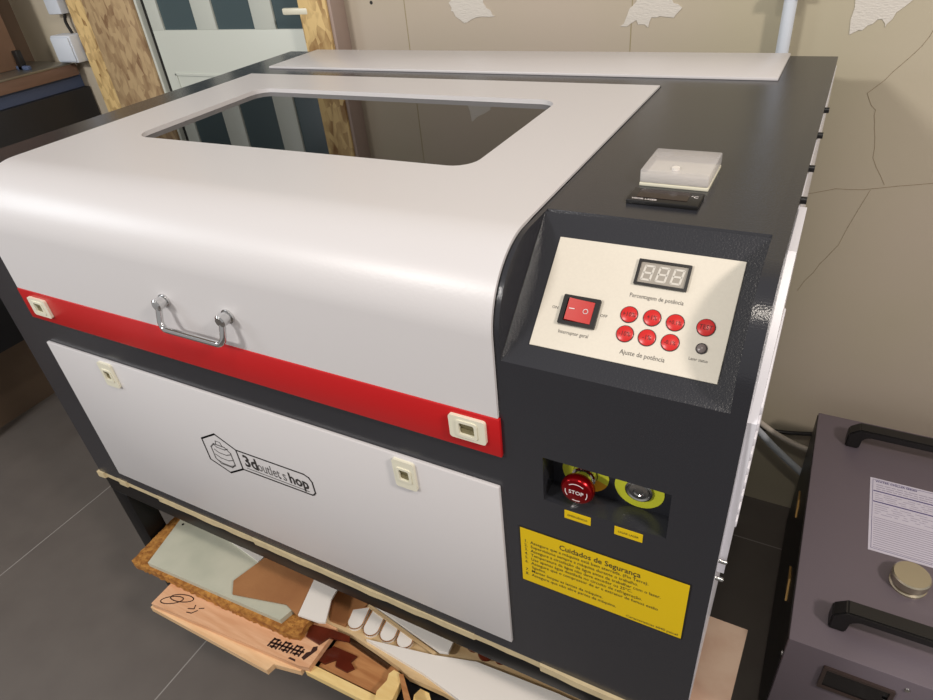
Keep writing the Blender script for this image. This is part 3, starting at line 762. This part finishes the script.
for a0, a1 in ((50, 130), (170, 215), (-110, -70), (-30, 15)): ring(b, 0, 0, 0.0100, 0.0107, rA @ Matrix.Translation((0, 0, 0.0264)), a0, a1, 12, 0.0002)
obj('stop_lettering', b, INKW, eb)
b = B(); ring(b, 0, 0, 0.0120, 0.0225, rB); rb = obj('button_surround', b, LIME, LC)
b = B(); addlathe(b, [(0, 0.0), (0.0125, 0.0), (0.0125, 0.0028), (0.0110, 0.0036), (0.0100, 0.0030), (0.0092, 0.0026), (0.0088, 0.0034), (0.0050, 0.0036), (0.0042, 0.0028), (0, 0.0028)], rB, 36); obj('metal_push_button', b, STEEL, LC)
# small yellow tags
for (xa, xb_, za, zb_) in ((0.8625, 0.8880, 0.2788, 0.2893), (0.9105, 0.9362, 0.2788, 0.2893)):
    b = B(); addbox(b, xa, xb_, -0.0006, 0, za, zb_); tg = obj('yellow_tag', b, YELLOW, LC)
    b = B(); addtext(b, 'EMERGÊNCIA' if xa < 0.9 else 'LIGAR LASER', 0.0036, FRONT((xa+xb_)/2, (za+zb_)/2-0.0012, -0.0008), 'CENTER', 0, 0.9); obj('tag_lettering', b, INK, tg)
# warning sticker
b = B(); addbox(b, 0.8135, 0.9835, -0.0005, 0, 0.1565, 0.2440); sb = obj('sticker_border', b, BLACKP, LC)
b = B(); addbox(b, 0.8150, 0.9820, -0.0008, -0.0005, 0.1580, 0.2425); stk = obj('warning_sticker', b, YELLOW, LC)
b = B(); addtext(b, 'Cuidados de Segurança', 0.0108, FRONT(0.8975, 0.2290, -0.0010), 'CENTER', 0.0001, 0.80)
lines = ['1.  Assegure que a máquina está bem aterrada. (Fio Terra).', '2.  Supervisione sempre a máquina durante o trabalho.', '3.  Assegure a circulação de água antes de trabalhar com o laser.',
         '4.  Temperatura da água não deve exceder os 25ºC.', '5.  Use apenas água destilada no circuito de refrigeração.', '6.  Assegure que o compressor de ar e extrator de fumos estão',
         '     ligados.', '7.  Manter limpas as lentes da máquina.', '8.  Assegure que não abre partes da máquina.']
for i, l in enumerate(lines): addtext(b, l, 0.0062, FRONT(0.8190, 0.2222-0.00665*i, -0.0010), 'LEFT', 0.00002, 0.86)
addtext(b, 'Características 6040 painel', 0.0052, FRONT(0.9790, 0.1608, -0.0010), 'RIGHT', 0.0, 0.9)
obj('sticker_lettering', b, INK, stk)

# meters on the top
b = B(); addbox(b, 0.8665, 0.9268, 0.1385, 0.1670, H, H+0.004, 0.0008); tm = obj('temperature_meter', b, BLACKP, LC)
b = B(); addbox(b, 0.8735, 0.9165, 0.1455, 0.1640, H+0.004, H+0.0044); obj('meter_display', b, DARKRED, tm)
b = B(); addtext(b, 'VISOR LASER', 0.0042, TOP(0.8705, 0.1405, H+0.0043), 'LEFT', 0.00008, 0.9); obj('meter_word', b, INKW, tm)
b = B(); addtext(b, '°C', 0.0058, TOP(0.9205, 0.1540, H+0.0043), 'CENTER', 0.0001); obj('meter_unit', b, INKW, tm)
b = B(); addbox(b, 0.8665, 0.9270, 0.1810, 0.2420, H, H+0.003, 0.0006); am = obj('ammeter', b, CREAM, LC)
b = B(); addbox(b, 0.8665, 0.9270, 0.1810, 0.2420, H+0.0031, H+0.0150, 0.0015); obj('clear_cover', b, CLEAR, am)
b = B()
pts = [(0.0, 0.0)]+[(0.024*math.cos(R(a)), 0.011*math.sin(R(a))) for a in range(20, 165, 12)]
addprism(b, [(p[0], p[1]) for p in pts[1:]]+[(0.0, 0.004)], 0, 0.0003, TOP(0.8965, 0.195, H+0.0032)); obj('dial_arch_plate', b, INKG, am)  # dark arch area on the ammeter dial
b = B(); addbox(b, 0.8673, 0.9262, 0.1816, 0.1850, H+0.0032, H+0.0120, 0.0005); obj('white_lip', b, PATCH, am)
b = B(); addcyl(b, (0.8965, 0.1880, H+0.003), (0.8965, 0.1880, H+0.0170), 0.0035, seg=16); obj('zero_screw', b, WBOARD, am)

# ------------------------------------------------------------------ water chiller at the right
CZ = -0.12
CX0, CX1, CY0, CY1 = 1.1035, 1.469, 0.2385, 0.7585
ch = thing('water_chiller', 'grey purple metal water chiller with black handles on the floor', 'chiller', ((CX0+CX1)/2, (CY0+CY1)/2, FZ))
b = B(); addbox(b, CX0, CX1, CY0, CY1, FZ+0.03, CZ, 0.002); obj('housing', b, CHIL, ch)
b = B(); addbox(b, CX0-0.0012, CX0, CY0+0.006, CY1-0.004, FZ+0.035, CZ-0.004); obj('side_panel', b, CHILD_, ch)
for x in (CX0+0.03, CX1-0.07):
    for y in (CY0+0.03, CY1-0.07):
        b = B(); addbox(b, x, x+0.04, y, y+0.04, FZ, FZ+0.03, 0.003); obj('foot', b, BLACKP, ch)
def chandle(y, xl, xr):
    b = B()
    z = CZ
    prof = [(xl, 0), (xl+0.0, 0.030), (xl+0.016, 0.044), (xr-0.016, 0.044), (xr, 0.030), (xr, 0), (xr-0.022, 0), (xr-0.022, 0.022), (xr-0.03, 0.029), (xl+0.034, 0.029), (xl+0.024, 0.022), (xl+0.022, 0)]
    m = frame_mtx((0, y+0.011, z), (1, 0, 0), (0, 0, 1))
    vs = addprism(b, prof, -0.001, 0.023, m)
    es = [e for e in b.edges]
    bmesh.ops.bevel(b, geom=es, offset=0.0022, segments=2, affect='EDGES')
    obj('handle', b, BLACKP, ch)
chandle(0.290, 1.149, 1.41)
chandle(0.688, 1.152, 1.41)
b = B()
addlathe(b, [(0, 0), (0.0245, 0), (0.0245, 0.003), (0.0205, 0.005), (0.0205, 0.008), (0.0245, 0.0095), (0.0250, 0.012), (0.0250, 0.022), (0.0232, 0.0240), (0, 0.0245)], TOP(1.2475, 0.398, CZ), 40)
obj('filler_cap', b, mat('cap_metal', rgb(200, 192, 170), 0.25, metal=0.85), ch)
lx0, lx1, ly0, ly1 = 1.1950, 1.36, 0.444, 0.610
b = B(); addbox(b, lx0, lx1, ly0, ly1, CZ, CZ+0.0005); cl = obj('label_sheet', b, PAPER, ch)
b = B()
for yy, wd in ((0.5785, 0.0022), (0.5530, 0.0022)): addstroke(b, [(lx0+0.006, yy), (lx1-0.006, yy)], wd, 0.0002, TOP(0, 0, CZ+0.0005))
addstroke(b, [(lx0+0.004, ly0+0.005), (lx0+0.004, ly1-0.004), (lx1-0.004, ly1-0.004), (lx1-0.004, ly0+0.005)], 0.0006, 0.0002, TOP(0, 0, CZ+0.0005), closed=True)
addtext(b, 'WATER CHILLER SERIES', 0.0058, TOP(lx0+0.008, 0.6005, CZ+0.0008), 'LEFT', 0.0001)
obj('label_bars', b, PURPLE, cl)
b = B()
rnd = random.Random(4)
for r_ in range(3):
    x = lx0+0.010
    while x < lx1-0.02:
        wd = rnd.uniform(0.003, 0.012)
        addstroke(b, [(x, 0.584+0.0052*r_), (x+wd, 0.584+0.0052*r_)], 0.0016, 0.0002, TOP(0, 0, CZ+0.0005)); x += wd+0.003
for yy0, yy1, n in ((0.556, 0.575, 4), (0.524, 0.549, 5)):
    for k in range(n):
        y = yy0+(yy1-yy0)*k/n+0.002; x = lx0+0.008
        while x < lx1-0.02:
            wd = rnd.uniform(0.004, 0.02); addstroke(b, [(x, y), (x+wd, y)], 0.0010, 0.0002, TOP(0, 0, CZ+0.0005)); x += wd+rnd.uniform(0.003, 0.010)
for k in range(15):
    y = 0.452+0.0046*k
    addstroke(b, [(lx0+0.007, y), (lx0+rnd.uniform(0.10, 0.155), y)], 0.0012, 0.0002, TOP(0, 0, CZ+0.0005))
obj('label_print', b, mat('pale_print', rgb(160, 155, 175), 0.6), cl)
# front display, screws, brass fittings
b = B(); addplate_hole(b, rrect(1.154, 1.240, -0.200, -0.150, 0.002), rrect(1.159, 1.235, -0.195, -0.155, 0.001), 0, 0.004, FRONT(0, 0, CY0)); dfr = obj('display_frame', b, mat('dark_bronze', rgb(60, 48, 44), 0.35), ch)
b = B(); addbox(b, 1.159, 1.235, CY0-0.0015, CY0, -0.195, -0.155); obj('display_glass', b, BLACKG, ch)
for x, z in ((1.250, -0.139), (1.233, -0.176)):
    b = B(); addlathe(b, [(0, 0), (0.0035, 0), (0.003, 0.0018), (0, 0.0025)], FRONT(x, z, CY0-(0.004 if z < -0.16 else 0)), 16); obj('screw', b, STEEL, ch)
for y, z in ((0.615, -0.232), (0.40, -0.200)):
    b = B(); addprism(b, [(y-0.036, z-0.004), (y, z-0.014), (y+0.036, z-0.004), (y, z+0.008)], CX0-0.004, CX0-0.001, YZ); obj('brass_fitting', b, BRASS, ch)
b = B(); addlathe(b, [(0, 0), (0.0035, 0), (0.003, 0.0018), (0, 0.0025)], frame_mtx((CX0-0.0012, 0.24, -0.16), (0, -1, 0), (0, 0, 1)), 16); obj('screw', b, STEEL, ch)

# hoses behind
b = B(); addtube(b, smooth_path([(0.90, 0.72, -0.12), (0.96, 0.76, -0.175), (1.0, 0.78, -0.215), (1.046, 0.785, -0.262), (1.115, 0.785, -0.318), (1.17, 0.79, -0.36)]), 0.0075, 14)
tag(obj('water_hose', b, HOSE), 'lower grey water hose running behind the chiller', 'hose', 'grey hoses behind the chiller')
b = B(); addtube(b, smooth_path([(0.91, 0.75, -0.10), (0.97, 0.775, -0.17), (1.0, 0.795, -0.205), (1.045, 0.80, -0.236), (1.105, 0.80, -0.256), (1.18, 0.80, -0.262)]), 0.006, 14)
tag(obj('water_hose', b, mat('beige_hose', rgb(190, 182, 170), 0.5)), 'upper beige water hose running behind the chiller', 'hose', 'grey hoses behind the chiller')
b = B(); addtube(b, smooth_path([(0.93, 0.80, -0.25), (1.0, 0.812, -0.240), (1.05, 0.815, -0.238), (1.10, 0.815, -0.226), (1.18, 0.81, -0.20)]), 0.0045, 12)
tag(obj('power_cable', b, BLACKP), 'black power cable between wall and chiller', 'cable')
for o in bpy.data.objects:
    if o.get('_root') is not None: del o['_root']
